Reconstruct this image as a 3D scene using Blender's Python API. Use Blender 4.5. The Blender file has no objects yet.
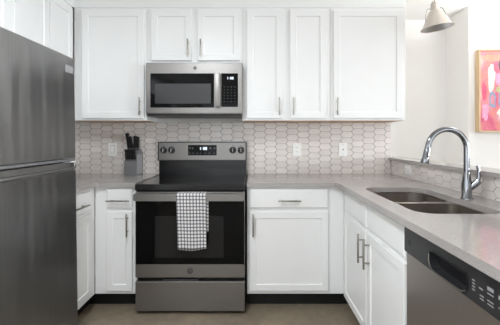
import bpy, bmesh, math, random
from mathutils import Vector, Matrix
random.seed(4)
SC = bpy.context.scene
COL = SC.collection
PI = math.pi

# ------------------------------------------------------------------ camera
cam = bpy.data.cameras.new('camera'); camo = bpy.data.objects.new('camera', cam); COL.objects.link(camo)
camo.location = (0, 0, 1.23); camo.rotation_euler = (PI/2, 0, 0)
cam.sensor_width = 36; cam.lens = 345/500*36
cam.shift_x = (250-254.3)/500; cam.shift_y = (138.3-162.5)/500
cam.clip_start = .02
SC.camera = camo
# ------------------------------------------------------------------ light and exposure
SC.view_settings.view_transform = 'Standard'; SC.view_settings.look = 'None'
SC.view_settings.gamma = 1; SC.view_settings.use_curve_mapping = False
SC.view_settings.exposure = -0.25
SC.cycles.max_bounces = 10; SC.cycles.diffuse_bounces = 6; SC.cycles.glossy_bounces = 5
SC.cycles.sample_clamp_indirect = 6
W = bpy.data.worlds.new('sky'); SC.world = W; W.use_nodes = True
bg = W.node_tree.nodes['Background']; bg.inputs[0].default_value = (.86, .93, 1, 1); bg.inputs[1].default_value = 1.0
def area(name, loc, rot, sx, sy, power, col=(1, 1, 1)):
    l = bpy.data.lights.new(name, 'AREA'); l.shape = 'RECTANGLE'; l.size = sx; l.size_y = sy; l.energy = power; l.color = col
    o = bpy.data.objects.new(name, l); COL.objects.link(o); o.location = loc; o.rotation_euler = rot
    return o
# daylight at unseen openings (dining side, left, rear), added to light the room
DAY = (.88, .94, 1)
area('daylight_dining_window', (9.20, -1.8, 1.6), (0, PI/2, 0), 1.6, 2.4, 370, DAY)
area('added_upward_fill', (9.16, -1.8, 1.6), (0, PI/2+.55, 0), 1.0, 2.3, 120, DAY)  # upward fill added to brighten the ceiling
area('rear_window_fill', (-.3, -5.65, 1.4), (PI/2, 0, 0), 2.7, 1.9, 34, DAY)
area('left_window_fill', (-1.95, -1.5, 1.4), (0, -PI/2, 0), 1.9, 2.0, 50, DAY)  # left opening added to brighten the doors of the right run
area('front_window_fill', (4.6, -5.65, 1.4), (PI/2, 0, 0), 3.2, 1.9, 90, DAY)
area('aisle_fill_light', (-.55, .8, 2.395), (0, 0, 0), .3, 1.2, 45, (.90, .95, 1))  # unseen lamp added as fill for the lower cabinets

area('dining_bowl_fill', (2.3, 2.3, 2.10), (PI, 0, 0), .4, .4, 55, (.97, .985, 1))  # unseen uplight added to brighten the dining ceiling and walls
# ------------------------------------------------------------------ materials
def lin(c):
    return tuple(((v/255)/12.92 if v/255 <= .04045 else ((v/255+.055)/1.055)**2.4) for v in c)
def mat(name, rgb, rough=.5, metal=0, var=.04, vscale=8, bump=0, stretch=(1, 1, 1), spec=.5, coat=0, rvar=0):
    m = bpy.data.materials.new(name); m.use_nodes = True
    nt = m.node_tree; N = nt.nodes; L = nt.links; b = N['Principled BSDF']
    c = lin(rgb)
    b.inputs['Roughness'].default_value = rough; b.inputs['Metallic'].default_value = metal
    b.inputs['Specular IOR Level'].default_value = spec
    b.inputs['Coat Weight'].default_value = coat
    tc = N.new('ShaderNodeTexCoord'); mp = N.new('ShaderNodeMapping'); mp.inputs['Scale'].default_value = stretch
    nz = N.new('ShaderNodeTexNoise'); nz.inputs['Scale'].default_value = vscale; nz.inputs['Detail'].default_value = 4
    L.new(tc.outputs['Object'], mp.inputs[0]); L.new(mp.outputs[0], nz.inputs['Vector'])
    r = N.new('ShaderNodeValToRGB')
    r.color_ramp.elements[0].position = .3; r.color_ramp.elements[1].position = .7
    r.color_ramp.elements[0].color = tuple(max(0, v*(1-var)) for v in c)+(1,)
    r.color_ramp.elements[1].color = tuple(min(1, v*(1+var)) for v in c)+(1,)
    L.new(nz.outputs[0], r.inputs[0]); L.new(r.outputs[0], b.inputs['Base Color'])
    if bump:
        bp = N.new('ShaderNodeBump'); bp.inputs['Strength'].default_value = bump; bp.inputs['Distance'].default_value = .002
        L.new(nz.outputs[0], bp.inputs['Height']); L.new(bp.outputs[0], b.inputs['Normal'])
    if rvar:
        mr = N.new('ShaderNodeMapRange'); mr.inputs[3].default_value = rough-rvar; mr.inputs[4].default_value = rough+rvar
        L.new(nz.outputs[0], mr.inputs[0]); L.new(mr.outputs[0], b.inputs['Roughness'])
    return m
M = {}
M['wall'] = mat('wall_paint', (234, 232, 229), .75, var=.012, vscale=3, bump=.03)
M['ceil'] = mat('ceiling_paint', (245, 244, 242), .85, var=.01, vscale=3, bump=.03)
M['cab'] = mat('white_cabinet_paint', (240, 240, 239), .38, var=.012, vscale=4)
M['wood'] = mat('birch_underside', (205, 172, 135), .6, var=.12, vscale=6, stretch=(1, 12, 1))
M['toe'] = mat('black_toe_kick', (7, 7, 7), .7, var=.1)
M['steel'] = mat('brushed_steel', (140, 137, 134), .38, .95, var=.05, vscale=30, stretch=(.25, 6, 30), rvar=.05)
M['steel_v'] = mat('brushed_steel_upright', (148, 148, 147), .30, .95, var=.06, vscale=14, stretch=(9, 9, .12), rvar=.05)
def wavy(m):
    nt = m.node_tree; N = nt.nodes; L = nt.links; b = N['Principled BSDF']
    tc = N.new('ShaderNodeTexCoord'); mp = N.new('ShaderNodeMapping'); mp.inputs['Scale'].default_value = (1, 1, .16)
    n = N.new('ShaderNodeTexNoise'); n.inputs['Scale'].default_value = 9; n.inputs['Detail'].default_value = 1
    L.new(tc.outputs['Object'], mp.inputs[0]); L.new(mp.outputs[0], n.inputs['Vector'])
    bp = N.new('ShaderNodeBump'); bp.inputs['Strength'].default_value = 1; bp.inputs['Distance'].default_value = .009
    L.new(n.outputs[0], bp.inputs['Height']); L.new(bp.outputs[0], b.inputs['Normal'])
wavy(M['steel_v']); M['steel_v'].node_tree.nodes['Principled BSDF'].inputs['Roughness'].default_value = .24
M['steel_dw'] = mat('brushed_steel_washer', (180, 173, 168), .38, .95, var=.05, vscale=14, stretch=(9, 9, .12), rvar=.05)
M['sinksteel'] = mat('satin_sink_steel', (172, 164, 157), .28, .95, var=.05, vscale=30, stretch=(1, 5, 1))
M['nickel'] = mat('brushed_nickel', (162, 158, 151), .32, .95, var=.04, vscale=60)
M['chrome'] = mat('polished_chrome', (142, 144, 148), .1, 1, var=.02, vscale=5)
M['black'] = mat('black_enamel', (18, 18, 19), .3, var=.08)
M['blackglass'] = mat('black_glass', (9, 9, 10), .06, var=.1, vscale=3, spec=.16)
M['ovenglass'] = mat('oven_window_glass', (25, 25, 26), .08, var=.1, vscale=3, spec=.3)
M['mwglass'] = mat('microwave_window_mesh', (50, 50, 50), .25, var=.05, vscale=90)
M['dkplastic'] = mat('charcoal_plastic', (58, 58, 60), .4, var=.05)
M['bandgrey'] = mat('light_grey_band', (158, 158, 160), .35, .2, var=.05)
M['gapgrey'] = mat('shadow_gap_grey', (120, 118, 115), .6)
M['cookglass'] = mat('ceramic_cooktop_glass', (24, 24, 25), .16, var=.1, vscale=4, spec=.5)
M['emblem'] = mat('dark_metal_emblem', (92, 88, 88), .4, .6)
M['trimgrey'] = mat('satin_grey_trim', (128, 128, 130), .4, .3, var=.03)
M['strip'] = mat('graphite_strip', (44, 44, 46), .38, var=.05)
M['blkplastic'] = mat('black_plastic', (22, 22, 24), .42, var=.08)
M['grey'] = mat('grey_key_print', (150, 150, 152), .5, var=.05)
M['plate'] = mat('white_switch_plastic', (244, 243, 240), .35, var=.01)
M['slot'] = mat('dark_outlet_slot', (60, 58, 56), .6)
M['knifeblk'] = mat('grey_block_veneer', (122, 122, 123), .4, .1, var=.06, vscale=25, stretch=(1, 1, 8))
M['pend'] = mat('greige_enamel', (208, 199, 188), .45, var=.04, vscale=20)
M['pendin'] = mat('galvanised_inside', (190, 192, 194), .35, .8, var=.06, vscale=25)
M['oak'] = mat('light_oak_frame', (203, 176, 138), .5, var=.1, vscale=10, stretch=(8, 8, .6))
M['seam'] = mat('dark_gasket', (38, 38, 40), .6)
M['ring'] = mat('burner_ring_print', (70, 70, 72), .15)
M['grout'] = mat('grout', (132, 124, 118), .9, var=.05, vscale=60)
M['bulb'] = mat('frosted_bulb', (250, 248, 242), .3)

def emis(name, rgb, s):
    m = bpy.data.materials.new(name); m.use_nodes = True; b = m.node_tree.nodes['Principled BSDF']
    b.inputs['Base Color'].default_value = (.02, .02, .02, 1)
    b.inputs['Emission Color'].default_value = lin(rgb)+(1,); b.inputs['Emission Strength'].default_value = s
    return m
M['digits'] = emis('lit_digits', (235, 245, 255), 2.2)

def quartz():
    m = mat('quartz', (169, 164, 161), .12, var=.03, vscale=2.5)
    nt = m.node_tree; N = nt.nodes; L = nt.links; b = N['Principled BSDF']
    old = b.inputs['Base Color'].links[0].from_socket
    tc = N.new('ShaderNodeTexCoord'); v = N.new('ShaderNodeTexNoise'); v.inputs['Scale'].default_value = 190; v.inputs['Detail'].default_value = 2
    L.new(tc.outputs['Object'], v.inputs['Vector'])
    r = N.new('ShaderNodeValToRGB'); r.color_ramp.elements[0].position = .36; r.color_ramp.elements[1].position = .62
    r.color_ramp.elements[0].color = (.90, .895, .89, 1); r.color_ramp.elements[1].color = (1.03, 1.03, 1.03, 1)
    L.new(v.outputs[0], r.inputs[0])
    mx = N.new('ShaderNodeMix'); mx.data_type = 'RGBA'; mx.blend_type = 'MULTIPLY'; mx.inputs[0].default_value = 1
    L.new(old, mx.inputs[6]); L.new(r.outputs[0], mx.inputs[7]); L.new(mx.outputs[2], b.inputs['Base Color'])
    return m
M['quartz'] = quartz()

def tile_mat():
    m = mat('picket_tile', (228, 221, 216), .30, var=.035, vscale=14)
    nt = m.node_tree; N = nt.nodes; L = nt.links; b = N['Principled BSDF']
    old = b.inputs['Base Color'].links[0].from_socket
    g = N.new('ShaderNodeNewGeometry'); r = N.new('ShaderNodeValToRGB')
    r.color_ramp.elements[0].color = (.93, .925, .92, 1); r.color_ramp.elements[1].color = (1.03, 1.03, 1.03, 1)
    L.new(g.outputs['Random Per Island'], r.inputs[0])
    mx = N.new('ShaderNodeMix'); mx.data_type = 'RGBA'; mx.blend_type = 'MULTIPLY'; mx.inputs[0].default_value = 1
    L.new(old, mx.inputs[6]); L.new(r.outputs[0], mx.inputs[7]); L.new(mx.outputs[2], b.inputs['Base Color'])
    return m
M['tile'] = tile_mat()

def floor_mat():
    m = mat('mottled_floor', (136, 125, 109), .42, var=.16, vscale=3.5, bump=.03)
    nt = m.node_tree; N = nt.nodes; L = nt.links; b = N['Principled BSDF']
    old = b.inputs['Base Color'].links[0].from_socket
    tc = N.new('ShaderNodeTexCoord'); v = N.new('ShaderNodeTexNoise'); v.inputs['Scale'].default_value = 22; v.inputs['Detail'].default_value = 6
    v.inputs['Roughness'].default_value = .7
    L.new(tc.outputs['Object'], v.inputs['Vector'])
    r = N.new('ShaderNodeValToRGB'); r.color_ramp.elements[0].position = .3; r.color_ramp.elements[1].position = .75
    r.color_ramp.elements[0].color = (.82, .8, .78, 1); r.color_ramp.elements[1].color = (1.2, 1.18, 1.15, 1)
    L.new(v.outputs[0], r.inputs[0])
    mx = N.new('ShaderNodeMix'); mx.data_type = 'RGBA'; mx.blend_type = 'MULTIPLY'; mx.inputs[0].default_value = 1
    L.new(old, mx.inputs[6]); L.new(r.outputs[0], mx.inputs[7]); L.new(mx.outputs[2], b.inputs['Base Color'])
    return m
M['floor'] = floor_mat()

def towel_mat():
    m = bpy.data.materials.new('windowpane_check_cotton'); m.use_nodes = True
    nt = m.node_tree; N = nt.nodes; L = nt.links; b = N['Principled BSDF']; b.inputs['Roughness'].default_value = .95
    uv = N.new('ShaderNodeUVMap'); s = N.new('ShaderNodeSeparateXYZ'); L.new(uv.outputs[0], s.inputs[0])
    def line(sock, pitch, width):
        a = N.new('ShaderNodeMath'); a.operation = 'DIVIDE'; a.inputs[1].default_value = pitch; L.new(sock, a.inputs[0])
        f = N.new('ShaderNodeMath'); f.operation = 'FRACT'; L.new(a.outputs[0], f.inputs[0])
        c = N.new('ShaderNodeMath'); c.operation = 'LESS_THAN'; c.inputs[1].default_value = width; L.new(f.outputs[0], c.inputs[0])
        return c.outputs[0]
    lu = line(s.outputs[0], .0222, .38); lv = line(s.outputs[1], .0234, .38)
    ad = N.new('ShaderNodeMath'); ad.operation = 'ADD'; L.new(lu, ad.inputs[0]); L.new(lv, ad.inputs[1])
    hv = N.new('ShaderNodeMath'); hv.operation = 'MULTIPLY'; hv.inputs[1].default_value = .5; L.new(ad.outputs[0], hv.inputs[0])
    r = N.new('ShaderNodeValToRGB'); r.color_ramp.interpolation = 'LINEAR'
    r.color_ramp.elements[0].color = lin((228, 226, 225))+(1,); r.color_ramp.elements[1].color = lin((84, 82, 86))+(1,)
    e = r.color_ramp.elements.new(.5); e.color = lin((138, 136, 140))+(1,)
    L.new(hv.outputs[0], r.inputs[0]); L.new(r.outputs[0], b.inputs['Base Color'])
    return m
M['towel'] = towel_mat()

def paint_mat():
    m = bpy.data.materials.new('abstract_pink_paint'); m.use_nodes = True
    nt = m.node_tree; N = nt.nodes; L = nt.links; b = N['Principled BSDF']; b.inputs['Roughness'].default_value = .6
    tc = N.new('ShaderNodeTexCoord'); mp = N.new('ShaderNodeMapping'); mp.inputs['Scale'].default_value = (1.5, 1, .8); mp.inputs['Location'].default_value = (2.3, 0, 1.9)
    L.new(tc.outputs['Object'], mp.inputs[0])
    n = N.new('ShaderNodeTexNoise'); n.inputs['Scale'].default_value = 4.2; n.inputs['Detail'].default_value = 5; n.inputs['Distortion'].default_value = .7
    L.new(mp.outputs[0], n.inputs['Vector'])
    r = N.new('ShaderNodeValToRGB'); cr = r.color_ramp
    stops = [(.22, (180, 72, 100)), (.36, (197, 84, 113)), (.44, (210, 112, 131)), (.50, (212, 130, 120)), (.56, (205, 132, 147)), (.64, (218, 176, 167)), (.74, (171, 154, 171))]
    cr.elements[0].position = stops[0][0]; cr.elements[0].color = lin(stops[0][1])+(1,)
    cr.elements[1].position = stops[-1][0]; cr.elements[1].color = lin(stops[-1][1])+(1,)
    for p, c in stops[1:-1]:
        e = cr.elements.new(p); e.color = lin(c)+(1,)
    sp = N.new('ShaderNodeSeparateXYZ'); L.new(tc.outputs['Object'], sp.inputs[0])
    mr = N.new('ShaderNodeMapRange'); mr.inputs[2].default_value = .745; mr.inputs[3].default_value = -.10; mr.inputs[4].default_value = .07
    L.new(sp.outputs[2], mr.inputs[0]); ad = N.new('ShaderNodeMath'); L.new(n.outputs[0], ad.inputs[0]); L.new(mr.outputs[0], ad.inputs[1])
    L.new(ad.outputs[0], r.inputs[0]); L.new(r.outputs[0], b.inputs['Base Color'])
    bp = N.new('ShaderNodeBump'); bp.inputs['Strength'].default_value = .2; bp.inputs['Distance'].default_value = .003
    L.new(n.outputs[0], bp.inputs['Height']); L.new(bp.outputs[0], b.inputs['Normal'])
    return m
M['canvas'] = paint_mat()
for k, c in (('p_white', (236, 224, 216)), ('p_blue', (130, 152, 182)), ('p_red', (205, 82, 112)), ('p_peach', (226, 150, 128)),
             ('p_green', (176, 176, 128)), ('p_dark', (92, 88, 96)), ('p_lilac', (222, 160, 190))):
    M[k] = mat('paint_'+k[2:], c, .6, var=.12, vscale=30)

# ------------------------------------------------------------------ mesh helpers
def link(name, bm, m, parent=None, smooth=False):
    bmesh.ops.recalc_face_normals(bm, faces=bm.faces)
    me = bpy.data.meshes.new(name); bm.to_mesh(me); bm.free()
    ms = m if isinstance(m, (list, tuple)) else [m]
    for x in ms: me.materials.append(M[x] if isinstance(x, str) else x)
    if smooth:
        for p in me.polygons: p.use_smooth = True
        if smooth != 'all':
            try: me.set_sharp_from_angle(angle=math.radians(40))
            except Exception: pass
    o = bpy.data.objects.new(name, me); COL.objects.link(o)
    if parent: o.parent = parent
    return o
def B(): return bmesh.new()
def box(bm, x0, x1, y0, y1, z0, z1, bev=0, seg=2, mi=0):
    t = bmesh.new()
    bmesh.ops.create_cube(t, size=1)
    for v in t.verts:
        v.co = Vector(((x0+x1)/2+v.co.x*(x1-x0), (y0+y1)/2+v.co.y*(y1-y0), (z0+z1)/2+v.co.z*(z1-z0)))
    if bev: bmesh.ops.bevel(t, geom=t.edges[:], offset=bev, segments=seg, affect='EDGES', profile=.5)
    merge(bm, t, mi)
def merge(bm, t, mi=0, M4=None):
    vm = {}
    for v in t.verts: vm[v] = bm.verts.new(M4 @ v.co if M4 else v.co)
    for f in t.faces:
        try:
            nf = bm.faces.new([vm[v] for v in f.verts]); nf.material_index = mi
        except ValueError: pass
    t.free()
def cyl(bm, p0, p1, r0, r1=None, n=20, mi=0, bev=0):
    r1 = r0 if r1 is None else r1
    p0 = Vector(p0); p1 = Vector(p1); d = p1-p0
    t = bmesh.new()
    bmesh.ops.create_cone(t, cap_ends=True, segments=n, radius1=r0, radius2=r1, depth=d.length)
    if bev:
        es = [e for e in t.edges if len(e.link_faces) == 2 and any(len(f.verts) > 4 for f in e.link_faces)]
        bmesh.ops.bevel(t, geom=es, offset=bev, segments=2, affect='EDGES', profile=.5)
    q = Vector((0, 0, 1)).rotation_difference(d.normalized()).to_matrix().to_4x4()
    merge(bm, t, mi, Matrix.Translation((p0+p1)/2) @ q)
def tube(bm, pts, r, n=14, mi=0, cap=True):
    pts = [Vector(p) for p in pts]
    rs = r if isinstance(r, (list, tuple)) else [r]*len(pts)
    rings = []; up = None
    for i, p in enumerate(pts):
        d = (pts[min(i+1, len(pts)-1)]-pts[max(i-1, 0)]).normalized()
        if up is None:
            up = d.orthogonal().normalized()
        up = (up-d*up.dot(d)).normalized(); s = d.cross(up)
        rings.append([bm.verts.new(p+(up*math.cos(a)+s*math.sin(a))*rs[i]) for a in [2*PI*k/n for k in range(n)]])
    for a, b in zip(rings, rings[1:]):
        for k in range(n):
            f = bm.faces.new((a[k], a[(k+1) % n], b[(k+1) % n], b[k])); f.material_index = mi
    if cap:
        bm.faces.new(rings[0][::-1]).material_index = mi; bm.faces.new(rings[-1]).material_index = mi
def lathe(bm, prof, c=(0, 0, 0), n=32, mi=0):
    rings = []
    for r, z in prof:
        rings.append([bm.verts.new((c[0]+r*math.cos(2*PI*k/n), c[1]+r*math.sin(2*PI*k/n), c[2]+z)) for k in range(n)])
    for a, b in zip(rings, rings[1:]):
        for k in range(n):
            bm.faces.new((a[k], a[(k+1) % n], b[(k+1) % n], b[k])).material_index = mi
def rrect(x0, x1, y0, y1, r, n=6):
    if not isinstance(r, (tuple, list)): r = (r,)*4
    P = []
    for (cx, cy, a, rr) in ((x1-r[0], y0+r[0], -PI/2, r[0]), (x1-r[1], y1-r[1], 0, r[1]), (x0+r[2], y1-r[2], PI/2, r[2]), (x0+r[3], y0+r[3], PI, r[3])):
        for k in range(n+1):
            t = a+PI/2*k/n; P.append((cx+rr*math.cos(t), cy+rr*math.sin(t)))
    return P
def slab(bm, outer, holes, z0, z1, mi=0, plane='xy'):
    """a flat plate with holes between two levels"""
    def loops(z):
        L = []
        for lp in [outer]+holes:
            vs = [bm.verts.new((p[0], p[1], z) if plane == 'xy' else (p[0], z, p[1])) for p in lp]
            L.append((vs, [bm.edges.new((vs[i], vs[(i+1) % len(vs)])) for i in range(len(vs))]))
        return L
    T = loops(z1); Bt = loops(z0)
    for L in (T, Bt):
        r = bmesh.ops.triangle_fill(bm, use_beauty=True, use_dissolve=False, edges=[e for l in L for e in l[1]])
        for g in r['geom']:
            if isinstance(g, bmesh.types.BMFace): g.material_index = mi
    for (a, _), (b, _) in zip(T, Bt):
        n = len(a)
        for i in range(n): bm.faces.new((a[i], a[(i+1) % n], b[(i+1) % n], b[i])).material_index = mi
def prism(bm, poly, x0, x1, mi=0):
    """poly in (y,z) swept along x"""
    a = [bm.verts.new((x0, p[0], p[1])) for p in poly]; b = [bm.verts.new((x1, p[0], p[1])) for p in poly]
    n = len(poly)
    bm.faces.new(a).material_index = mi; bm.faces.new(b[::-1]).material_index = mi
    for i in range(n): bm.faces.new((a[i], b[i], b[(i+1) % n], a[(i+1) % n])).material_index = mi
def props(o, label, cat, group=None):
    o['label'] = label; o['category'] = cat
    if group: o['group'] = group
    return o
def thing(name, label, cat, loc=(0, 0, 0), rz=0, group=None):
    o = bpy.data.objects.new(name, None); COL.objects.link(o); o.location = loc; o.rotation_euler = (0, 0, rz)
    o.empty_display_size = .1
    return props(o, label, cat, group)
def struct(name, bm, m, parent=None):
    o = link(name, bm, m, parent)
    if not parent: o['kind'] = 'structure'
    return o

# ------------------------------------------------------------------ the setting
XL, XR, YB, YR, YF, ZC_ = -1.77, 9.0, 3.1, 3.53, -5.5, 2.44
CEIL = 2.44
bm = B(); box(bm, XL-.15, XR+.15, YF-.15, YR+.15, -.06, 0); struct('floor', bm, 'floor')
bm = B(); box(bm, XL-.15, XR+.15, YF-.15, YR+.15, CEIL, CEIL+.1); struct('ceiling', bm, 'ceil')
bm = B(); box(bm, XL-.12, XL, YF, -2.5, 0, CEIL); box(bm, XL-.12, XL, -.5, YB, 0, CEIL); box(bm, XL-.12, XL, -2.5, -.5, 0, .45); box(bm, XL-.12, XL, -2.5, -.5, 2.35, CEIL); struct('wall_left', bm, 'wall')
bm = B(); box(bm, XL-.12, 1.235, YB, YR, 0, CEIL); struct('wall_back', bm, 'wall')
bm = B(); box(bm, 1.235, 1.96, YR, YR+.12, 0, CEIL); struct('wall_recess', bm, 'wall')
bm = B(); box(bm, 1.96, XR, 3.155, YR+.12, 0, CEIL); struct('wall_dining', bm, 'wall')
bm = B()   # right wall with its window opening
box(bm, XR, XR+.12, YF, -3.0, 0, CEIL); box(bm, XR, XR+.12, -.6, 3.155, 0, CEIL)
box(bm, XR, XR+.12, -3.0, -.6, 0, .78); box(bm, XR, XR+.12, -3.0, -.6, 2.38, CEIL); struct('wall_right', bm, 'wall')
bm = B()   # wall behind the camera with two openings added for light
box(bm, XL, XR, YF-.12, YF, 0, .45); box(bm, XL, XR, YF-.12, YF, 2.35, CEIL)
for a, b in ((XL, -1.65), (1.05, 3.0), (6.2, XR)): box(bm, a, b, YF-.12, YF, .45, 2.35)
struct('wall_front', bm, 'wall')
def win(name, axis, a0, a1, z0, z1, p, n):
    bm = B(); t = .03
    def bar(a, b, c, d):
        if axis == 'x': box(bm, a, b, p, p+.05, c, d)
        else: box(bm, p, p+.05, a, b, c, d)
    bar(a0, a1, z0, z0+t); bar(a0, a1, z1-t, z1)
    for k in range(n+1):
        c = a0+(a1-a0)*k/n; bar(max(a0, c-t/2), min(a1, c+t/2), z0+t, z1-t)
    struct(name, bm, 'cab')
win('window_1', 'y', -3.0, -.6, .78, 2.38, XR+.03, 2)
win('added_window_4', 'y', -2.5, -.5, .45, 2.35, XL-.08, 2)  # unseen frame in the added left opening
win('added_window_2', 'x', -1.65, 1.05, .45, 2.35, YF-.09, 3)  # this and the next frame sit in the added rear openings
win('added_window_3', 'x', 3.0, 6.2, .45, 2.35, YF-.09, 3)
# soffit over the wall cabinets
bm = B(); box(bm, XL, 1.222, 2.785, YB, 2.2855, CEIL); box(bm, XL, -1.457, .3, 2.785, 2.2855, CEIL); struct('trim_1', bm, 'cab')
# half wall of the peninsula
bm = B(); box(bm, 1.236, 1.356, .62, YR, 0, 1.036); struct('wall_peninsula', bm, 'wall')

# tile backsplash
PX, PZ, AMP = .0978, .0543, .0115
def clip(poly, ax, lim, keep_less):
    out = []
    for i in range(len(poly)):
        a, b = poly[i], poly[(i+1) % len(poly)]
        ia = (a[ax] <= lim) if keep_less else (a[ax] >= lim); ib = (b[ax] <= lim) if keep_less else (b[ax] >= lim)
        if ia: out.append(a)
        if ia != ib:
            t = (lim-a[ax])/(b[ax]-a[ax]); out.append((a[0]+t*(b[0]-a[0]), a[1]+t*(b[1]-a[1])))
    return out
def backsplash(u0, u1, z0, z1, conv, thick, parent, zoff=1.127):
    g = .004
    bm = B(); bg_ = B()
    k0, k1 = int(u0/PX)-2, int(u1/PX)+2
    for k in range(k0, k1+1):
        for j in range(-8, 12):
            c = (k+.5)*PX; zc = zoff+(j+.5)*PZ+(PZ/2 if k % 2 else 0)
            hw, hh = PX/2, PZ/2-.0011
            poly = [(c-hw-AMP+g*.7, zc), (c-hw+AMP+g*.4, zc-hh), (c+hw-AMP-g*.4, zc-hh), (c+hw+AMP-g*.7, zc), (c+hw-AMP-g*.4, zc+hh), (c-hw+AMP+g*.4, zc+hh)]
            for ax, lim, less in ((0, u0, False), (0, u1, True), (1, z0, False), (1, z1, True)):
                poly = clip(poly, ax, lim, less) if len(poly) > 2 else []
            if len(poly) < 3: continue
            area_ = abs(sum(poly[i][0]*poly[(i+1) % len(poly)][1]-poly[(i+1) % len(poly)][0]*poly[i][1] for i in range(len(poly))))/2
            if area_ < 1e-5: continue
            fr = [bm.verts.new(conv(p[0], p[1], thick)) for p in poly]; bk = [bm.verts.new(conv(p[0], p[1], .001)) for p in poly]
            bm.faces.new(fr)
            for i in range(len(poly)): bm.faces.new((fr[i], fr[(i+1) % len(poly)], bk[(i+1) % len(poly)], bk[i]))
    q = [(u0, z0), (u1, z0), (u1, z1), (u0, z1)]
    a = [bg_.verts.new(conv(p[0], p[1], thick-.0016)) for p in q]; b = [bg_.verts.new(conv(p[0], p[1], .0002)) for p in q]
    bg_.faces.new(a); bg_.faces.new(b[::-1])
    for i in range(4): bg_.faces.new((a[i], a[(i+1) % 4], b[(i+1) % 4], b[i]))
    link('tiles', bm, 'tile', parent); link('grout', bg_, 'grout', parent)
t = thing('tile_backsplash', 'pale greige elongated hexagon tile backsplash across the wall behind the range', 'backsplash', (0, YB, .914))
backsplash(XL+.002, 1.222, .9145, 1.372, lambda u, z, d: (u, -d, z-.914), .008, t)
t = thing('tile_backsplash', 'low strip of hexagon tiles along the raised bar behind the sink', 'backsplash', (1.236, 0, .914))
backsplash(.62, YB-.01, .9145, 1.0355, lambda u, z, d: (-d, u, z-.914), .009, t, zoff=.955)

# ------------------------------------------------------------------ cabinets
def shaker(bm, x0, x1, z0, z1, yf=-.02, t=.019, st=.052, rec=.007, slope=.004):
    """panel door, front at y=yf, facing -y"""
    def loop(i, y): return [bm.verts.new(p) for p in ((x0+i, y, z0+i), (x1-i, y, z0+i), (x1-i, y, z1-i), (x0+i, y, z1-i))]
    e = .0025
    L = [loop(0, yf+t), loop(0, yf+e), loop(e, yf), loop(st, yf), loop(st+slope, yf+rec)]
    bm.faces.new(L[0]); bm.faces.new(L[-1])
    for a, b in zip(L, L[1:]):
        for i in range(4): bm.faces.new((a[i], a[(i+1) % 4], b[(i+1) % 4], b[i]))
def slab_front(bm, x0, x1, z0, z1, yf=-.02, t=.019):
    def loop(i, y): return [bm.verts.new(p) for p in ((x0+i, y, z0+i), (x1-i, y, z0+i), (x1-i, y, z1-i), (x0+i, y, z1-i))]
    L = [loop(0, yf+t), loop(0, yf+.006), loop(.003, yf+.004), loop(.009, yf)]
    bm.faces.new(L[0]); bm.faces.new(L[-1])
    for a, b in zip(L, L[1:]):
        for i in range(4): bm.faces.new((a[i], a[(i+1) % 4], b[(i+1) % 4], b[i]))
def bar_handle(bm, vert, x, z, ln, yf=-.02, r=.0058, off=.032, post=.6):
    y = yf-off; h = ln/2; p = h*post
    if vert:
        cyl(bm, (x, y, z-h), (x, y, z+h), r, n=14, bev=.001)
        for s in (-p, p): cyl(bm, (x, yf+.0005, z+s), (x, y, z+s), r*.8, n=12)
    else:
        cyl(bm, (x-h, y, z), (x+h, y, z), r, n=14, bev=.001)
        for s in (-p, p): cyl(bm, (x+s, yf+.0005, z), (x+s, y, z), r*.8, n=12)
def cabinet(name, label, cat, loc, rz, w, z0, z1, d, fronts, toe=False, open_top=False, group=None, under=False, st=.05, ext=(0, 0)):
    r = thing(name, label, cat, loc, rz, group)
    bm = B()
    if open_top:
        box(bm, 0, w, 0, .02, z0, z1); box(bm, 0, .005, .02, d, z0, z1); box(bm, w-.005, w, .02, d, z0, z1)
        box(bm, .005, w-.005, .02, d, z0, z0+.018); box(bm, .005, w-.005, d-.012, d, z0+.018, z1)
    else:
        box(bm, 0, w, 0, d, z0+(.002 if under else 0), z1, .0015, 1)
    link('carcass', bm, 'cab', r)
    if under:
        bm = B(); box(bm, .012, w-.012, .02, d-.002, z0-.0005, z0+.0018); link('underside', bm, 'wood', r)
    if toe:
        bm = B(); box(bm, -ext[0], w+ext[1], .075, .09, 0, z0-.0005); link('toe_kick', bm, 'toe', r)
    for f in fronts:
        bm = B(); kind, a, b, c, e = f[:5]
        (shaker if kind == 'door' else slab_front)(bm, a, b, c, e, **({'st': st} if kind == 'door' else {}))
        o = link('door' if kind == 'door' else 'drawer_front', bm, 'cab', r)
        if len(f) > 5 and f[5]:
            v, hx, hz, ln = f[5]
            bm = B(); bar_handle(bm, v, hx, hz, ln); link('handle', bm, 'nickel', o, True)
    return r
UZ0, UZ1, UD = 1.372, 2.285, .305
DZ0, DZ1 = 1.39, 2.262
YU = 2.79
def uppers(name, label, x0, x1, doors, z0=UZ0, dz0=DZ0, under=True):
    fr = []
    for a, b, hx in doors:
        h = None
        if hx is not None: h = (True, hx-x0, dz0+.095, .14)
        fr.append(('door', a-x0, b-x0, dz0, DZ1, h))
    return cabinet(name, label, 'cabinet', (x0, YU, 0), 0, x1-x0, z0, UZ1, UD-.001, fr, under=under, st=.05)
uppers('wall_cabinet', 'single-door white wall cabinet left of the microwave', -1.456, -.869, [(-1.387, -.886, -.915)])
uppers('wall_cabinet', 'short two-door white cabinet directly above the microwave', -.8675, -.0985, [(-.83, -.504, -.531), (-.456, -.115, -.428)], 1.832, 1.855, False)
uppers('wall_cabinet', 'narrow two-door white wall cabinet just right of the microwave', -.097, .613, [(-.06, .227, .2), (.287, .581, .313)])
uppers('wall_cabinet', 'wide single-door white wall cabinet at the right end of the row', .6145, 1.222, [(.637, 1.195, .663)])
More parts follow.
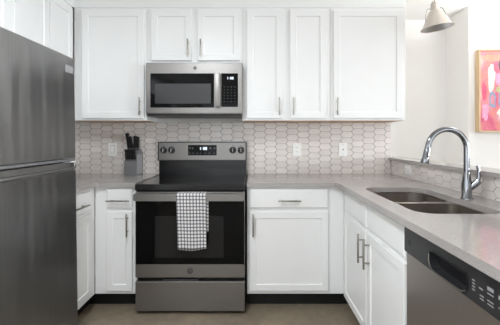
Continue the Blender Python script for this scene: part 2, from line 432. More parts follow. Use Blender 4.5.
# left wall (facing +x)
def left_upper(label, y0, y1, doors, z0, dz0):
    fr = [('door', a-y0, b-y0, dz0, DZ1, None if hy is None else (True, hy-y0, dz0+.1, .14)) for a, b, hy in doors]
    return cabinet('wall_cabinet', label, 'cabinet', (-1.462, y0, 0), PI/2, y1-y0, z0, UZ1, .305, fr, under=True, st=.05)
left_upper('white wall cabinet on the left wall behind the refrigerator top', 2.055, 2.765, [(2.075, 2.425, 2.40), (2.448, 2.745, 2.475)], UZ0, DZ0)
left_upper('white cabinet above the near part of the refrigerator', 1.2, 2.053, [(1.22, 1.61, 1.58), (1.64, 2.035, 1.67)], 1.80, 1.815)
# base cabinets
BZ0, BZ1 = .108, .8835
DRW = (.727, .866); DOR = (.135, .702)
YC = 2.49
def base_back(label, x0, x1, fx0, fx1, dhx, ext):
    return cabinet('base_cabinet', label, 'cabinet', (x0, YC, 0), 0, x1-x0, BZ0, BZ1, .60, [
        ('drawer', fx0-x0, fx1-x0, DRW[0], DRW[1], (False, (fx0+fx1)/2-x0, .785, .165)),
        ('door', fx0-x0, fx1-x0, DOR[0], DOR[1], (True, dhx-x0, .612, .16))], toe=True, st=.045, ext=ext)
base_back('narrow white base cabinet left of the range', -1.149, -.845, -1.06, -.876, -.905, (.075, 0))
base_back('white base cabinet right of the range with one drawer over one door', -.052, .646, -.033, .532, -.008, (0, .075))
cabinet('base_cabinet', 'white base cabinet in the left run beside the refrigerator', 'cabinet', (-1.15, 1.985, 0), PI/2, .50, BZ0, BZ1, .60, [
    ('drawer', .025, .415, DRW[0], DRW[1], (False, .22, .785, .19)), ('door', .025, .415, DOR[0], DOR[1], (True, .05, .60, .16))], toe=True, st=.05, ext=(0, .078))
SB = cabinet('base_cabinet', 'white sink base cabinet with two doors and two false drawer fronts', 'cabinet', (.648, 2.4885, 0), -PI/2, 1.055, BZ0, BZ1, .58, [
    ('drawer', .066, .543, DRW[0], DRW[1]), ('drawer', .568, 1.042, DRW[0], DRW[1]),
    ('door', .066, .543, DOR[0]-.012, DOR[1], (True, .506, .597, .165)), ('door', .568, 1.042, DOR[0]-.012, DOR[1], (True, .607, .597, .165))], toe=True, open_top=True, st=.045)
bm = B(); box(bm, .648, 1.23, .62, .80, 0, BZ1, .002, 1)
props(link('end_panel', bm, 'cab'), 'white end panel closing the cabinet run past the dishwasher', 'panel')

# ------------------------------------------------------------------ worktops
def arc(cx, cy, r, a0, a1, n=8): return [(cx+r*math.cos(a0+(a1-a0)*k/n), cy+r*math.sin(a0+(a1-a0)*k/n)) for k in range(n+1)]
SX0, SX1, SY0, SY1 = .69, 1.068, 1.443, 2.22
CZ0, CZ1 = .884, .914
hole = rrect(SX0, SX1, SY0, SY1, (.07, .10, .10, .09), 8)
outer = [(-.054, YB-.0005), (-.054, 2.455)] + arc(.59-.03, 2.455-.03, .03, PI/2, 0, 6) + [(.59, .62), (1.2265, .62), (1.2265, YB-.0005)]
bm = B(); slab(bm, outer, [hole], CZ0, CZ1)
props(link('countertop', bm, 'quartz'), 'L-shaped greige quartz countertop right of the range with the sink cut-out', 'countertop')
outer = [(XL+.001, 1.98), (-1.122, 1.98)] + arc(-1.122+.02, 2.455-.02, .02, PI, PI/2, 6) + [(-.8425, 2.455), (-.8425, YB-.0005), (XL+.001, YB-.0005)]
bm = B(); slab(bm, outer, [], CZ0, CZ1)
props(link('countertop', bm, 'quartz'), 'greige quartz countertop in the left corner under the knife block', 'countertop')
# the ledge is notched round the wall end
bm = B()
slab(bm, [(1.198, .60), (1.376, .60), (1.376, YR-.001), (1.237, YR-.001), (1.237, YB-.010), (1.198, YB-.010)], [], 1.0365, 1.058)
props(link('bar_ledge', bm, 'quartz'), 'narrow raised stone ledge capping the half wall behind the sink', 'ledge')

# ------------------------------------------------------------------ sink
S = thing('kitchen_sink', 'stainless steel undermount double bowl sink set in the countertop', 'sink', (.88, 1.83, CZ0))
def rel(P): return [(p[0]-.88, p[1]-1.83) for p in P]
bowls = [(.694, 1.064, 1.874, 2.214, (.05, .095, .095, .05)), (.694, 1.064, 1.448, 1.834, (.065, .05, .05, .085))]
bm = B()
slab(bm, rel(rrect(SX0-.003, SX1+.003, SY0-.003, SY1+.003, .075, 8)), [rel(rrect(b[0], b[1], b[2], b[3], b[4], 8)) for b in bowls], -.0035, -.0008)
link('rim', bm, 'sinksteel', S)
for b in bowls:
    bm = B(); L = []
    for ins, z in ((0, -.0009), (0, -.01), (.006, -.16), (.012, -.185), (.03, -.2)):
        rr = tuple(max(.02, q-ins*.5) for q in b[4])
        L.append([bm.verts.new((p[0], p[1], z)) for p in rel(rrect(b[0]+ins, b[1]-ins, b[2]+ins, b[3]-ins, rr, 8))])
    for a, c in zip(L, L[1:]):
        for i in range(len(a)): bm.faces.new((a[i], a[(i+1) % len(a)], c[(i+1) % len(a)], c[i]))
    bm.faces.new(L[-1])
    o = link('bowl', bm, 'sinksteel', S, True)
    cx, cy = (b[0]+b[1])/2-.88, (b[2]+b[3])/2-1.83
    bm = B(); lathe(bm, [(.0, .003), (.02, .002), (.03, .004), (.043, .005), (.045, .001)], (cx, cy, -.2)); link('drain', bm, 'chrome', o, True)

# ------------------------------------------------------------------ faucet
F = thing('kitchen_faucet', 'chrome gooseneck pull-down faucet standing behind the sink', 'faucet', (1.108, 1.80, CZ1))
bm = B(); lathe(bm, [(0, 0), (.030, 0), (.030, .006), (.0255, .012), (.0245, .075), (.021, .105), (.0175, .125), (.0150, .14), (0, .14)]); link('base', bm, 'chrome', F, True)
bm = B(); R_ = .101; pts = [(0, 0, .135), (0, 0, .20), (0, 0, .262)]
for k in range(1, 17):
    a = PI*k/16*.965; pts.append((-R_+R_*math.cos(a), 0, .262+R_*math.sin(a)))
tube(bm, pts, .0146, 16); link('gooseneck_spout', bm, 'chrome', F, True)
end = Vector(pts[-1]); dr = (end-Vector(pts[-2])).normalized()
bm = B(); tube(bm, [end, end+dr*.015, end+dr*.02, end+dr*.062, end+dr*.086, end+dr*.090], [.0148, .015, .0165, .0175, .0215, .020], 18); sh = link('spray_head', bm, 'chrome', F, True)
bm = B(); c = end+dr*.045+Vector((0, -.0165, 0)); box(bm, c.x-.004, c.x+.004, c.y-.002, c.y+.003, c.z-.012, c.z+.012, .001, 1); link('spray_button', bm, 'blkplastic', sh)
bm = B(); tube(bm, [(.010, -.004, .055), (.028, -.012, .072), (.042, -.018, .088), (.048, -.020, .098)], [.016, .017, .0175, .0165], 16)
hd = link('handle_hub', bm, 'chrome', F, True)
bm = B(); tube(bm, [(.044, -.019, .092), (.050, -.021, .12), (.049, -.0205, .148), (.044, -.019, .175)], [.0125, .009, .0075, .0085], 14); link('lever', bm, 'chrome', hd, True)

# ------------------------------------------------------------------ refrigerator
RF = thing('refrigerator', 'stainless steel top-freezer refrigerator at the left edge', 'refrigerator', (-1.02+.025, 1.585, 0))
RF.rotation_euler = (0, math.radians(-.85), 0)
hw = .372
bm = B(); box(bm, -.745, -.075, -hw, hw, .025, 1.665, .006, 2); link('cabinet_body', bm, 'dkplastic', RF)
bm = B(); box(bm, -.076, -.062, -hw+.01, hw-.01, .08, 1.66); link('gasket', bm, 'seam', RF)
def xprof(bm, prof, y0, y1, bev=.006):
    """closed (x,z) profile swept along y with softened ends"""
    ys = [(y0, bev), (y0+bev*.3, bev*.3), (y0+bev, 0), (y1-bev, 0), (y1-bev*.3, bev*.3), (y1, bev)]
    rings = []
    xm = max(p[0] for p in prof)
    for y, ins in ys:
        rings.append([bm.verts.new((p[0]-(ins if p[0] > xm-.03 else 0), y, p[1])) for p in prof])
    n = len(prof)
    for a, b in zip(rings, rings[1:]):
        for i in range(n): bm.faces.new((a[i], a[(i+1) % n], b[(i+1) % n], b[i]))
    bm.faces.new(rings[0]); bm.faces.new(rings[-1][::-1])
bm = B(); xprof(bm, [(-.06, 1.118), (-.004, 1.118), (0, 1.123), (0, 1.676), (-.006, 1.682), (-.06, 1.682)], -hw, hw)
fd = link('freezer_door', bm, 'steel_v', RF)
bm = B(); box(bm, -.06, -.003, -hw+.001, hw-.001, 1.1035, 1.1178, .003, 2); link('door_trim', bm, 'trimgrey', fd)
bm = B(); xprof(bm, [(-.06, .085), (-.004, .085), (0, .09), (0, 1.050), (-.012, 1.060), (-.013, 1.066), (-.018, 1.0965), (-.06, 1.0965)], -hw, hw)
ld = link('refrigerator_door', bm, 'steel_v', RF)
bm = B(); box(bm, -.02, -.0085, -hw+.008, hw-.045, 1.0645, 1.069); link('grip_groove_shade', bm, 'seam', ld)  # dark strip stands in for the shade of the groove
bm = B(); pts = []
for k in range(13):
    u = k/12; y = -hw+.01+u*(2*hw-.05); pts.append((.004+.010*math.sin(PI*min(1, u*1.02)), y, 1.062))
e_ = pts[-1]
pts += [(e_[0]-.001, e_[1]+.014, 1.066), (.001, e_[1]+.024, 1.078), (-.010, e_[1]+.028, 1.094)]
tube(bm, pts, .0085, 12); link('door_handle', bm, 'steel_v', ld, True)
bm = B(); box(bm, -.05, .002, hw-.055, hw-.004, 1.0965, 1.1015, .001, 1); box(bm, -.006, .004, hw-.045, hw-.012, 1.0965, 1.1012); link('hinge', bm, 'plate', RF)
bm = B(); box(bm, .0003, .004, hw-.098, hw-.022, 1.588, 1.628, .001, 1); bd = link('badge', bm, 'bandgrey', fd)
for z_ in (1.602, 1.618):
    bm = B(); box(bm, .0041, .0046, hw-.090, hw-.030, z_, z_+.004); link('badge_line', bm, 'grey', bd)
bm = B(); box(bm, -.07, -.02, -hw+.01, hw-.01, .022, .08, .003, 1); link('kick_grille', bm, 'blkplastic', RF)
for x_ in (-.68, -.1):
    for y_ in (-.3, .3):
        bm = B(); cyl(bm, (x_, y_, -.001 - x_*.0148), (x_, y_, .03), .018); link('foot', bm, 'blkplastic', RF)

# ------------------------------------------------------------------ range
RX0, RX1 = -.832, -.064; RC = (RX0+RX1)/2; RW = RX1-RX0; h2 = RW/2
RG = thing('electric_range', 'freestanding stainless range with black glass cooktop and oven door', 'range', (RC, 2.40, 0))
# local: x centred, y 0 at the oven door face, +y towards the wall
bm = B(); box(bm, -h2+.004, h2-.004, .045, .665, .02, .86, .003, 1); link('body', bm, 'black', RG)
bm = B(); box(bm, -h2, h2, .0, .598, .865, .910, .006, 3); ck = link('cooktop', bm, 'cookglass', RG)
bm = B(); box(bm, -h2+.01, h2-.01, -.003, .02, .858, .8645, .002, 1); link('vent_trim', bm, 'black', RG)
for cx, cy, r in ((-.19, .16, .115), (.19, .15, .095), (-.19, .43, .08), (.19, .43, .105)):
    bm = B(); rr = r
    a = [bm.verts.new((cx+rr*math.cos(2*PI*k/40), cy+rr*math.sin(2*PI*k/40), .9103)) for k in range(40)]
    b = [bm.verts.new((cx+(rr-.003)*math.cos(2*PI*k/40), cy+(rr-.003)*math.sin(2*PI*k/40), .9103)) for k in range(40)]
    for k in range(40): bm.faces.new((a[k], a[(k+1) % 40], b[(k+1) % 40], b[k]))
    link('burner_ring', bm, 'ring', ck)
# backguard
bm = B(); box(bm, -h2+.004, h2-.004, .598, .672, .865, 1.04, .004, 2); link('rear_riser', bm, 'cookglass', RG)
bm = B(); prism(bm, [(.586, 1.036), (.67, 1.036), (.67, 1.200), (.600, 1.200), (.592, 1.196)], -h2-.004, h2-.002)
bgd = link('backguard', bm, 'black', RG)
bm = B(); prism(bm, [(.5815, 1.044), (.590, 1.044), (.5955, 1.192), (.587, 1.192)], -h2+.006, h2-.012); bp_ = link('control_fascia', bm, 'steel', bgd)
def by(z): return .5815+(z-1.044)*(.0055/.148)
bm = B(); z_ = 1.128; box(bm, -.125, .122, by(z_)-.004, by(z_)+.002, 1.082, 1.172, .003, 2); dp = link('display_panel', bm, 'blackglass', bp_)
SEG = {'0': 'abcdef', '1': 'bc', '2': 'abged', '3': 'abgcd', '4': 'fgbc', '5': 'afgcd', '6': 'afgedc', '7': 'abc', '8': 'abcdefg', '9': 'abcdfg'}
def digits(s, cx, cz, y, h, parent):
    w = h*.5; t = h*.17; adv = w*1.5; x = cx-adv*(len(s)-1)/2
    for ch in s:
        bm = B()
        for sg in (SEG[ch] if ch != ':' else ''):
            a = {'a': (-w/2, w/2, h/2-t, h/2), 'g': (-w/2, w/2, -t/2, t/2), 'd': (-w/2, w/2, -h/2, -h/2+t), 'f': (-w/2, -w/2+t, 0, h/2),
                 'b': (w/2-t, w/2, 0, h/2), 'e': (-w/2, -w/2+t, -h/2, 0), 'c': (w/2-t, w/2, -h/2, 0)}[sg]
            box(bm, x+a[0], x+a[1], y-.0004, y, cz+a[2], cz+a[3])
        if ch == ':': box(bm, x-t/2, x+t/2, y-.0004, y, cz+h*.2-t/2, cz+h*.2+t/2); box(bm, x-t/2, x+t/2, y-.0004, y, cz-h*.2-t/2, cz-h*.2+t/2)
        bmesh.ops.remove_doubles(bm, verts=bm.verts, dist=1e-5)
        link('clock_digit', bm, 'digits', parent); x += adv
yd = by(z_)-.0042
digits('1:08', .005, 1.142, yd, .024, dp)
for x_ in (-.108, -.085, .068, .105):
    bm = B(); box(bm, x_-.007, x_+.007, yd-.0003, yd, 1.136, 1.152); link('touch_key', bm, 'ring', dp)
for x_ in (-.108, -.08, -.045, -.015, .02, .06, .102):
    bm = B(); box(bm, x_-.006, x_+.006, yd-.0003, yd, 1.097, 1.106); link('touch_key', bm, 'ring', dp)
for x_ in (-.336, -.267, .262, .333):
    bm = B(); zc = 1.128; y0 = by(zc)
    cyl(bm, (x_, y0+.001, zc), (x_, y0-.008, zc), .029, n=28, bev=.002); cyl(bm, (x_, y0-.008, zc), (x_, y0-.030, zc), .024, .021, n=28, bev=.003)
    k = link('knob', bm, 'blkplastic', bp_, True)
    bm = B(); box(bm, x_-.0045, x_+.0045, y0-.037, y0-.029, zc-.020, zc+.020, .002, 1); link('pointer_grip', bm, 'steel', k)
    bm = B(); box(bm, x_-.003, x_+.003, y0-.0035, y0-.0005, zc+.036, zc+.042); link('index_mark', bm, 'ring', bp_)
# oven door
bm = B(); box(bm, -h2+.002, h2-.002, .004, .044, .258, .855, .004, 2); od = link('oven_door', bm, 'steel', RG)
bm = B(); box(bm, -h2+.006, h2-.006, 0, .006, .353, .796, .002, 1); og = link('door_glass', bm, 'blackglass', od)
bm = B(); box(bm, -.245, .235, -.0008, .001, .40, .69, .0004, 1); link('oven_window', bm, 'ovenglass', og)
bm = B(); cyl(bm, (0, .0045, .306), (0, .0015, .306), .021, n=32, bev=.0008); em = link('emblem', bm, 'emblem', od, True)
bm = B()
for rr in (.0165,):
    for k in range(36):
        a0, a1 = 2*PI*k/36, 2*PI*(k+1)/36
        bm.faces.new([bm.verts.new((q*math.cos(a), .0012, .306+q*math.sin(a))) for q, a in ((rr, a0), (rr, a1), (rr-.002, a1), (rr-.002, a0))])
link('emblem_ring', bm, 'dkplastic', em)
bm = B()
slab(bm, rrect(-h2+.006, h2-.006, .802, .852, .012, 5), [], -.052, -.026, plane='xz')
for s in (-1, 1): box(bm, s*(h2-.035)-.016, s*(h2-.035)+.016, -.03, .0055, .808, .846, .003, 1)
bmesh.ops.remove_doubles(bm, verts=bm.verts, dist=1e-6)
link('door_handle', bm, 'steel', od)
bm = B(); box(bm, -h2+.002, h2-.002, .004, .044, .024, .232, .005, 2); dw = link('storage_drawer', bm, 'steel', RG)
bm = B(); box(bm, -.19, .06, .010, .042, .234, .243, .001, 1); link('drawer_lip', bm, 'dkplastic', dw)
for x_ in (-.34, .34):
    for y_ in (.08, .60):
        bm = B(); cyl(bm, (x_, y_, 0), (x_, y_, .0205), .016); link('foot', bm, 'blkplastic', RG)

# towel over the oven handle
def towel():
    bm = B(); uvl = bm.loops.layers.uv.new('UVMap')
    yb, yf, ztop = 2.40-.0205, 2.40-.0585, .8605
    path = []
    for k in range(12): path.append((yb, .585+(ztop-.006-.585)*k/11))
    for k in range(1, 8):
        a = PI*k/8; path.append(((yb+yf)/2+(yb-yf)/2*math.cos(a), ztop-.006+.0085*math.sin(a)))
    for k in range(22): path.append((yf, ztop-.006-(ztop-.006-.478)*k/21))
    ln = [0]
    for a, b in zip(path, path[1:]): ln.append(ln[-1]+math.hypot(a[0]-b[0], a[1]-b[1]))
    nx = 24; x0, x1 = -.532, -.330
    V = []; T = []
    th = .0026
    for i, (y, z) in enumerate(path):
        f = 1 if i > 18 else 0
        dn = max(0, (ztop-z)/.38) if f else 0
        row = []; row2 = []
        for j in range(nx+1):
            u = j/nx
            sh = (.016*(1-0)*(1-u) if f else 0)*dn
            x = x0+(x1-x0)*u + (.013*dn*(1-u*.6) if f else .016)
            wv = -.004*dn*(1+math.sin(u*9+z*6)) if f else 0
            zz = z-(.010*dn*math.sin(u*PI*1.1+.2) if f and i == len(path)-1 else 0)
            if 12 <= i < 19: x += .016*(1-(i-11)/8)-.016
            if i < 12: x += 0
            row.append(bm.verts.new((x if i >= 19 or i < 12 else x, y+wv, zz)))
            # inner skin, towards the bar
            if f: row2.append(bm.verts.new((x, y+wv+th, zz)))
            elif i < 12: row2.append(bm.verts.new((x, y-th, zz)))
            else:
                c = Vector(((yb+yf)/2, ztop-.006)); p = Vector((y, zz)); q = c+(p-c)*(1-th/.018)
                row2.append(bm.verts.new((x, q.x, q.y)))
        V.append(row); T.append(row2)
    def face(vs, uvs):
        f = bm.faces.new(vs)
        for l, uv in zip(f.loops, uvs): l[uvl].uv = uv
    for i in range(len(path)-1):
        for j in range(nx):
            us = [(x1-x0)*j/nx, (x1-x0)*(j+1)/nx]; uv = [(us[0], ln[i]), (us[1], ln[i]), (us[1], ln[i+1]), (us[0], ln[i+1])]
            face((V[i][j], V[i][j+1], V[i+1][j+1], V[i+1][j]), uv); face((T[i][j+1], T[i][j], T[i+1][j], T[i+1][j+1]), [uv[1], uv[0], uv[3], uv[2]])
        for j in (0, nx):
            u = (x1-x0)*j/nx; face((V[i][j], V[i+1][j], T[i+1][j], T[i][j]), [(u, ln[i]), (u, ln[i+1]), (u, ln[i+1]), (u, ln[i])])
    for i in (0, len(path)-1):
        for j in range(nx):
            us = [(x1-x0)*j/nx, (x1-x0)*(j+1)/nx]; face((V[i][j], V[i][j+1], T[i][j+1], T[i][j]), [(us[0], ln[i]), (us[1], ln[i]), (us[1], ln[i]), (us[0], ln[i])])
    return bm
props(link('dish_towel', towel(), 'towel', None, 'all'), 'white and charcoal checked dish towel hung over the oven handle', 'towel')

# ------------------------------------------------------------------ microwave
MX0, MX1 = -.850, -.094; MW = MX1-MX0
MZ0, MZ1 = 1.408, 1.823
MV = thing('microwave_oven', 'stainless over-the-range microwave with black window and keypad', 'microwave', (MX0, 2.70, MZ0))
Hm = MZ1-MZ0
def mx(px): return (px-254.3)/127.8-MX0
def mz(py): return 1.23+(138.3-py)/127.8-MZ0
bm = B(); box(bm, 0, MW, .03, .396, 0, Hm, .003, 1); link('case', bm, 'dkplastic', MV)
bm = B(); box(bm, .001, MW-.001, 0, .029, .014, Hm-.001, .004, 2); mf = link('front_frame', bm, 'steel', MV)
bm = B(); box(bm, .004, MW-.004, .006, .029, 0, .0135, .002, 1); link('bottom_vent', bm, 'blkplastic', MV)
bm = B(); box(bm, mx(150.4), mx(214.0), -.003, .002, mz(107.6), mz(73.4), .002, 1); md = link('door_window_surround', bm, 'blackglass', mf)
bm = B(); box(bm, mx(155), mx(211), -.0038, -.002, mz(103.6), mz(83.7), .0003, 1); link('window', bm, 'mwglass', md)
bm = B(); box(bm, mx(215.0), mx(220.3), -.034, -.022, mz(107.2), mz(73.6), .004, 3)
for z in (mz(104.5), mz(76.5)): box(bm, mx(216.2), mx(219), -.024, .0005, z-.008, z+.008)
link('handle', bm, 'steel', mf, True)
bm = B(); box(bm, mx(221.2), mx(238), -.003, .002, mz(106.9), mz(73.4), .002, 1); mp_ = link('control_panel', bm, 'blackglass', mf)
digits('1:08', mx(230), mz(78.2), -.0032, .019, mp_)
for i in range(4):
    for j in range(6):
        bm = B(); cx, cz = mx(224.3+i*3.5), mz(87.0+j*2.9); s_ = .0045 if j not in (0, 5) else .006
        box(bm, cx-s_, cx+s_, -.0034, -.003, cz-.0028, cz+.0028); link('key', bm, 'ring', mp_)
bm = B(); cyl(bm, (mx(194.9), .0005, mz(68)), (mx(194.9), -.0012, mz(68)), .0135, n=28, bev=.0005); link('emblem', bm, 'emblem', mf, True)

# ------------------------------------------------------------------ dishwasher
DWH = thing('dishwasher', 'stainless dishwasher with dark control strip next to the sink cabinet', 'dishwasher', (.63, 1.4315, 0), -PI/2)
# local x runs towards the camera, -y faces the aisle
dww = .596
bm = B(); box(bm, .004, dww-.004, .03, .56, .10, .865, .003, 1); link('tub', bm, 'dkplastic', DWH)
bm = B(); box(bm, .002, dww-.002, 0, .029, .115, .765, .004, 2); link('door_panel', bm, 'steel_dw', DWH)
bm = B(); box(bm, .01, dww-.01, .05, .075, .0, .0995); link('toe_kick', bm, 'toe', DWH)
bm = B()
hole = rrect(.205, .425, .773, .835, (.03, .012, .02, .03), 6)
slab(bm, rrect(.002, dww-.002, .766, .866, .006, 3), [hole], -.008, .029, plane='xz')
cp = link('control_strip', bm, 'strip', DWH)
bm = B(); slab(bm, rrect(.201, .429, .769, .839, (.034, .014, .024, .034), 6), [rrect(.2065, .4235, .7745, .8335, (.03, .012, .02, .03), 6)], -.0105, -.0075, plane='xz'); link('pocket_rim', bm, 'blkplastic', cp)
bm = B(); box(bm, .20, .43, .0255, .029, .770, .838); link('pocket_back', bm, 'blkplastic', cp)
bm = B(); tube(bm, [(.207, -.011, .822), (.208, -.012, .80), (.216, -.012, .782), (.232, -.012, .774), (.26, -.012, .7725), (.33, -.012, .7725), (.40, -.012, .7735), (.420, -.012, .783)], .002, 8); link('pull_lip', bm, 'nickel', cp, True)
def print_mark(a, b, c, d):
    bm = B(); box(bm, a, b, -.0085, -.008, c, d); link('button_mark', bm, 'grey', cp)
for k in range(4): print_mark(.447, .459, .799+k*.009, .8025+k*.009)
for q in ((.477, .493, .815, .819), (.480, .497, .797, .800), (.480, .497, .788, .791), (.511, .535, .826, .836), (.511, .535, .816, .819), (.511, .535, .797, .800), (.511, .535, .788, .791), (.553, .575, .82, .83), (.553, .575, .797, .80)): print_mark(*q)
bm = B(); cyl(bm, (.045, -.0075, .81), (.045, -.0095, .81), .011, n=20); link('emblem', bm, 'blkplastic', cp)

# ------------------------------------------------------------------ wall plates
def plate(name, label, cat, loc, rz, horiz=False, kind='outlet', group=None):
    """local: plate in x/z, front faces -y"""
    o = thing(name, label, cat, loc, rz, group); w, h = (.115, .076) if horiz else (.076, .117)
    bm = B(); box(bm, -w/2, w/2, -.006, -.0002, -h/2, h/2, .002, 2); p = link('cover_plate', bm, 'plate', o)
    if kind == 'jack':
        bm = B(); cyl(bm, (0, -.006, 0), (0, -.011, 0), .0055, n=14); link('jack', bm, 'slot', o)
        for s in (-1, 1):
            bm = B(); cyl(bm, (0, -.0059, s*.042), (0, -.0068, s*.042), .003, n=10); link('screw', bm, 'grey', p)
        return o
    if kind == 'rocker':
        bm = B(); box(bm, -.0185, .0185, -.0064, -.005, -.035, .035); link('rocker_gap_shade', bm, 'gapgrey', p)  # grey sheet stands in for the shaded gap round the rocker
        bm = B(); box(bm, -.0165, .0165, -.0095, -.005, -.033, .033, .0015, 1); link('rocker', bm, 'plate', o)
        return o
    for s in (-1, 1):
        bm = B()
        c = s*.0195
        if horiz: box(bm, c-.0145, c+.0145, -.0085, -.005, -.017, .017, .003, 2)
        else: box(bm, -.017, .017, -.0085, -.005, c-.0145, c+.0145, .003, 2)
        f = link('receptacle', bm, 'plate', o)
        for k in (-.006, .006):
            bm = B()
            if horiz: box(bm, c-.004, c+.004, -.0089, -.008, k-.0012, k+.0012)
            else: box(bm, k-.0012, k+.0012, -.0089, -.008, c-.004, c+.005)
            link('slot', bm, 'slot', f)
    return o
yt = YB-.0085
plate('light_switch', 'white rocker switch plate left of the knife block', 'switch', (-1.268, yt, 1.131), 0, kind='rocker')
plate('wall_outlet', 'white duplex outlet on the tiles right of the range', 'outlet', (.381, yt, 1.128), 0)
plate('wall_plate', 'white wall plate with one small dark centre jack near the right corner', 'wall plate', (.794, yt, 1.130), 0, kind='jack')
plate('wall_outlet', 'white outlet mounted sideways on the low tile strip under the ledge', 'outlet', (1.2265, 2.745, .982), -PI/2, True)

# ------------------------------------------------------------------ knife block and knives
KYAW = math.radians(-9)
KB = thing('knife_block', 'grey knife block full of black-handled knives on the left counter', 'knife block', (-1.066, 2.962, CZ1+.0003))
bm = B(); prism(bm, [(0, 0), (.12, 0), (.122, .19), (.088, .222), (.046, .205), (.012, .118), (0, .108)], -.056, .056)
bmesh.ops.bevel(bm, geom=bm.edges[:], offset=.002, segments=1, affect='EDGES'); KB.rotation_euler = (0, 0, KYAW); kb = link('block', bm, 'knifeblk', KB)
bm = B(); box(bm, .0562, .0572, .012, .108, .006, .175); link('side_band', bm, 'bandgrey', KB)
bm = B(); box(bm, -.025, .020, -.0006, .0002, .050, .060); link('plaque', bm, 'steel', KB)
def knife(name, label, base, direc, ln, w, th, group, scis=False):
    d = Vector(direc).normalized(); o = thing(name, label, 'knife' if not scis else 'scissors', base, 0, group)
    q = Vector((0, 0, 1)).rotation_difference(d).to_matrix().to_4x4()
    def put(nm, m, fn, par=o):
        t = B(); fn(t); bmesh.ops.transform(t, matrix=q, verts=t.verts); return link(nm, t, m, par, True)
    put('bolster', 'steel', lambda t: box(t, -th/2*.9, th/2*.9, -w/2*.8, w/2*.8, 0, .012, .0015, 1))
    def grip(t):
        L = []
        for u, s, off in ((0, .85, 0), (.15, 1, 0), (.4, .92, .001), (.7, 1.0, .0), (.92, 1.12, -.001), (1, .9, -.001)):
            L.append([t.verts.new((p[0]*th*(s if u < .95 else .75), p[1]*w*s+off, .012+u*(ln-.012))) for p in ((-.35, -.5), (.35, -.5), (.5, -.3), (.5, .3), (.35, .5), (-.35, .5), (-.5, .3), (-.5, -.3))])
        for a, b in zip(L, L[1:]):
            for i in range(8): t.faces.new((a[i], a[(i+1) % 8], b[(i+1) % 8], b[i]))
        t.faces.new(L[0]); t.faces.new(L[-1])
    h = put('handle', 'blkplastic', grip)
    if ln > .1:
        for u in (.3, .55, .8): put('rivet', 'steel', lambda t: cyl(t, (th/2*1.02, 0, ln*u), (-th/2*1.02, 0, ln*u), .0028, n=10), h)
    return o
kx, ky, kz = KB.location
def kw(x, y): return (kx+x*math.cos(KYAW)-y*math.sin(KYAW), ky+x*math.sin(KYAW)+y*math.cos(KYAW))
for i in range(6):
    knife('steak_knife', 'small black-handled steak knife in the front row of the knife block', kw(-.043+i*.0172, .010)+(kz+.1225,), (-.04, -.05, 1), .098, .018, .0115, 'steak knives in the front row of the block')
big = [(-.040, .060, .16, (-.10, -.10, 1), 'tallest black-handled knife at the left of the knife block'),
       (-.018, .066, .125, (-.12, -.16, 1), 'black-handled knife just right of the tallest one in the block'),
       (.008, .068, .128, (.06, -.1, 1), 'black-handled knife third from the left atop the knife block'),
       (.030, .072, .118, (.02, -.02, 1), 'rightmost tall black-handled knife atop the knife block')]
for x_, y_, ln, d_, lb in big:
    zt = .2115+(y_-.046)/(.042)*.017
    knife('kitchen_knife', lb, kw(x_, y_)+(kz+zt,), d_, ln*.92, .036, .026, 'large knives at the top of the block')

# ------------------------------------------------------------------ painting
PT = thing('framed_painting', 'abstract pink painting in a light oak frame on the dining wall', 'painting', (2.335, 3.1545, 1.285))
pw, ph, pd = .63, .745, .055
bm = B(); fw = .013
box(bm, -pw/2, -pw/2+fw, -pd, 0, 0, ph, .001, 1); box(bm, pw/2-fw, pw/2, -pd, 0, 0, ph, .001, 1)
box(bm, -pw/2+fw, pw/2-fw, -pd, 0, 0, fw, .001, 1); box(bm, -pw/2+fw, pw/2-fw, -pd, 0, ph-fw, ph, .001, 1); link('frame', bm, 'oak', PT)
bm = B(); box(bm, -pw/2+fw+.003, pw/2-fw-.003, -pd+.006, -.002, fw+.003, ph-fw-.003); cv = link('canvas', bm, 'canvas', PT)
def blob(nm, m, cx, cz, rx, rz_, seed, ring=0):
    rn = random.Random(seed); bm = B(); n = 22; y = -pd+.0055
    rad = [1+rn.uniform(-.18, .18) for k in range(n)]
    P = [(cx+rx*rad[k]*math.copysign(abs(math.cos(2*PI*k/n))**.75, math.cos(2*PI*k/n)), cz+rz_*rad[k]*math.copysign(abs(math.sin(2*PI*k/n))**.75, math.sin(2*PI*k/n))) for k in range(n)]
    def v(p, yy): return bm.verts.new((p[0], yy, p[1]))
    if ring:
        Q = [(cx+(p[0]-cx)*ring, cz+(p[1]-cz)*ring) for p in P]
        a = [v(p, y) for p in P]; b = [v(p, y) for p in Q]
        for k in range(n): bm.faces.new((a[k], a[(k+1) % n], b[(k+1) % n], b[k]))
    else: bm.faces.new([v(p, y) for p in P])
    link(nm, bm, m, cv)
lx = -pw/2
blob('brush_mark', 'p_white', lx+.115, ph-.255, .032, .115, 2)
blob('brush_mark', 'p_peach', lx+.12, ph-.075, .085, .03, 3)
blob('brush_mark', 'p_dark', lx+.205, ph-.145, .03, .045, 4)
blob('brush_mark', 'p_lilac', lx+.205, ph-.27, .055, .06, 5)
blob('brush_mark', 'p_red', lx+.05, ph-.38, .02, .08, 6)
blob('brush_mark', 'p_green', lx+.19, ph-.36, .04, .03, 7)
blob('brush_mark', 'p_blue', lx+.125, ph-.455, .030, .075, 8, .62)
blob('brush_mark', 'p_blue', lx+.205, ph-.445, .028, .072, 9, .62)
blob('brush_mark', 'p_white', lx+.22, ph-.565, .05, .04, 10)
blob('brush_mark', 'p_lilac', lx+.06, ph-.56, .03, .07, 11)

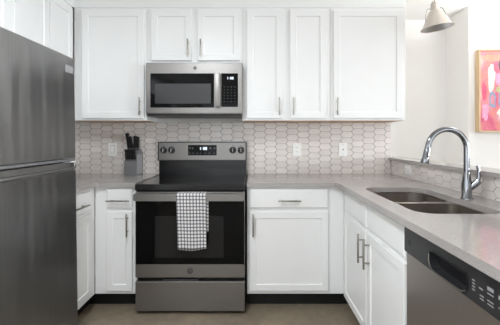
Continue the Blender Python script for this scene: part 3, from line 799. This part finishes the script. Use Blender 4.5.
# ------------------------------------------------------------------ pendant
PN = thing('pendant_lamp', 'greige metal cone pendant lamp hanging over the bar ledge', 'pendant lamp', (1.388, 2.66, 2.061))
bm = B(); cyl(bm, (0, 0, .225), (0, 0, CEIL-2.061-.0205), .004, n=8); link('cord', bm, 'black', PN, True)
bm = B(); lathe(bm, [(0, .0), (.055, 0), (.055, -.012), (.02, -.02), (0, -.02)], (0, 0, CEIL-2.061-.0003)); link('ceiling_canopy', bm, 'pend', PN, True)
tilt = Matrix.Translation((0, 0, .2)) @ Matrix.Rotation(math.radians(-7), 4, 'Y') @ Matrix.Translation((0, 0, -.2))
def tl(nm, m, bm, par=PN):
    bmesh.ops.transform(bm, matrix=tilt, verts=bm.verts); return link(nm, bm, m, par, True)
bm = B(); lathe(bm, [(.116, .022), (.119, .018), (.113, .022), (.104, .034), (.042, .148), (.034, .156), (.0, .158)], n=40); shd = tl('shade', 'pend', bm)
bm = B(); lathe(bm, [(.1145, .0205), (.102, .0335), (.040, .1465), (.0, .152)], n=40); tl('shade_lining', 'pendin', bm, shd)
bm = B(); lathe(bm, [(0, .157), (.030, .157), (.030, .190), (.024, .196), (.028, .199), (.028, .206), (.019, .216), (.012, .226), (0, .226)], n=28); tl('socket_cap', 'pend', bm)
for s in (-1, 1):
    bm = B(); tube(bm, [(s*.030, 0, .168), (s*.052, 0, .172), (s*.066, 0, .156), (s*.078, 0, .118), (s*.083, 0, .080)], .003, 8); tl('bracket', 'nickel', bm)
bm = B(); lathe(bm, [(0, .045), (.018, .05), (.028, .068), (.027, .085), (.015, .11), (.013, .145), (0, .145)], n=24); tl('bulb', 'bulb', bm)

# ------------------------------------------------------------------ lamps added out of view: aisle ceiling fixture, dining bowl
CF = thing('added_ceiling_light', 'unseen white flush ceiling light added to brighten the kitchen aisle', 'ceiling light', (-.55, .8, CEIL-.0003))
bm = B(); box(bm, -.19, .19, -.64, .64, -.035, 0, .004, 1); link('housing', bm, 'plate', CF)
t = thing('pendant_lamp', 'unseen white bowl lamp added to brighten the dining area', 'pendant lamp', (2.3, 2.3, 1.98))  # bowl added out of view to carry the dining uplight
bm = B(); lathe(bm, [(0, 0), (.15, .01), (.27, .06), (.33, .13), (.325, .135), (.26, .07), (.14, .02), (0, .012)], n=32); link('bowl', bm, 'plate', t, True)
bm = B(); cyl(bm, (0, 0, .012), (0, 0, CEIL-1.98-.0005), .008, n=10); link('stem', bm, 'nickel', t, True)
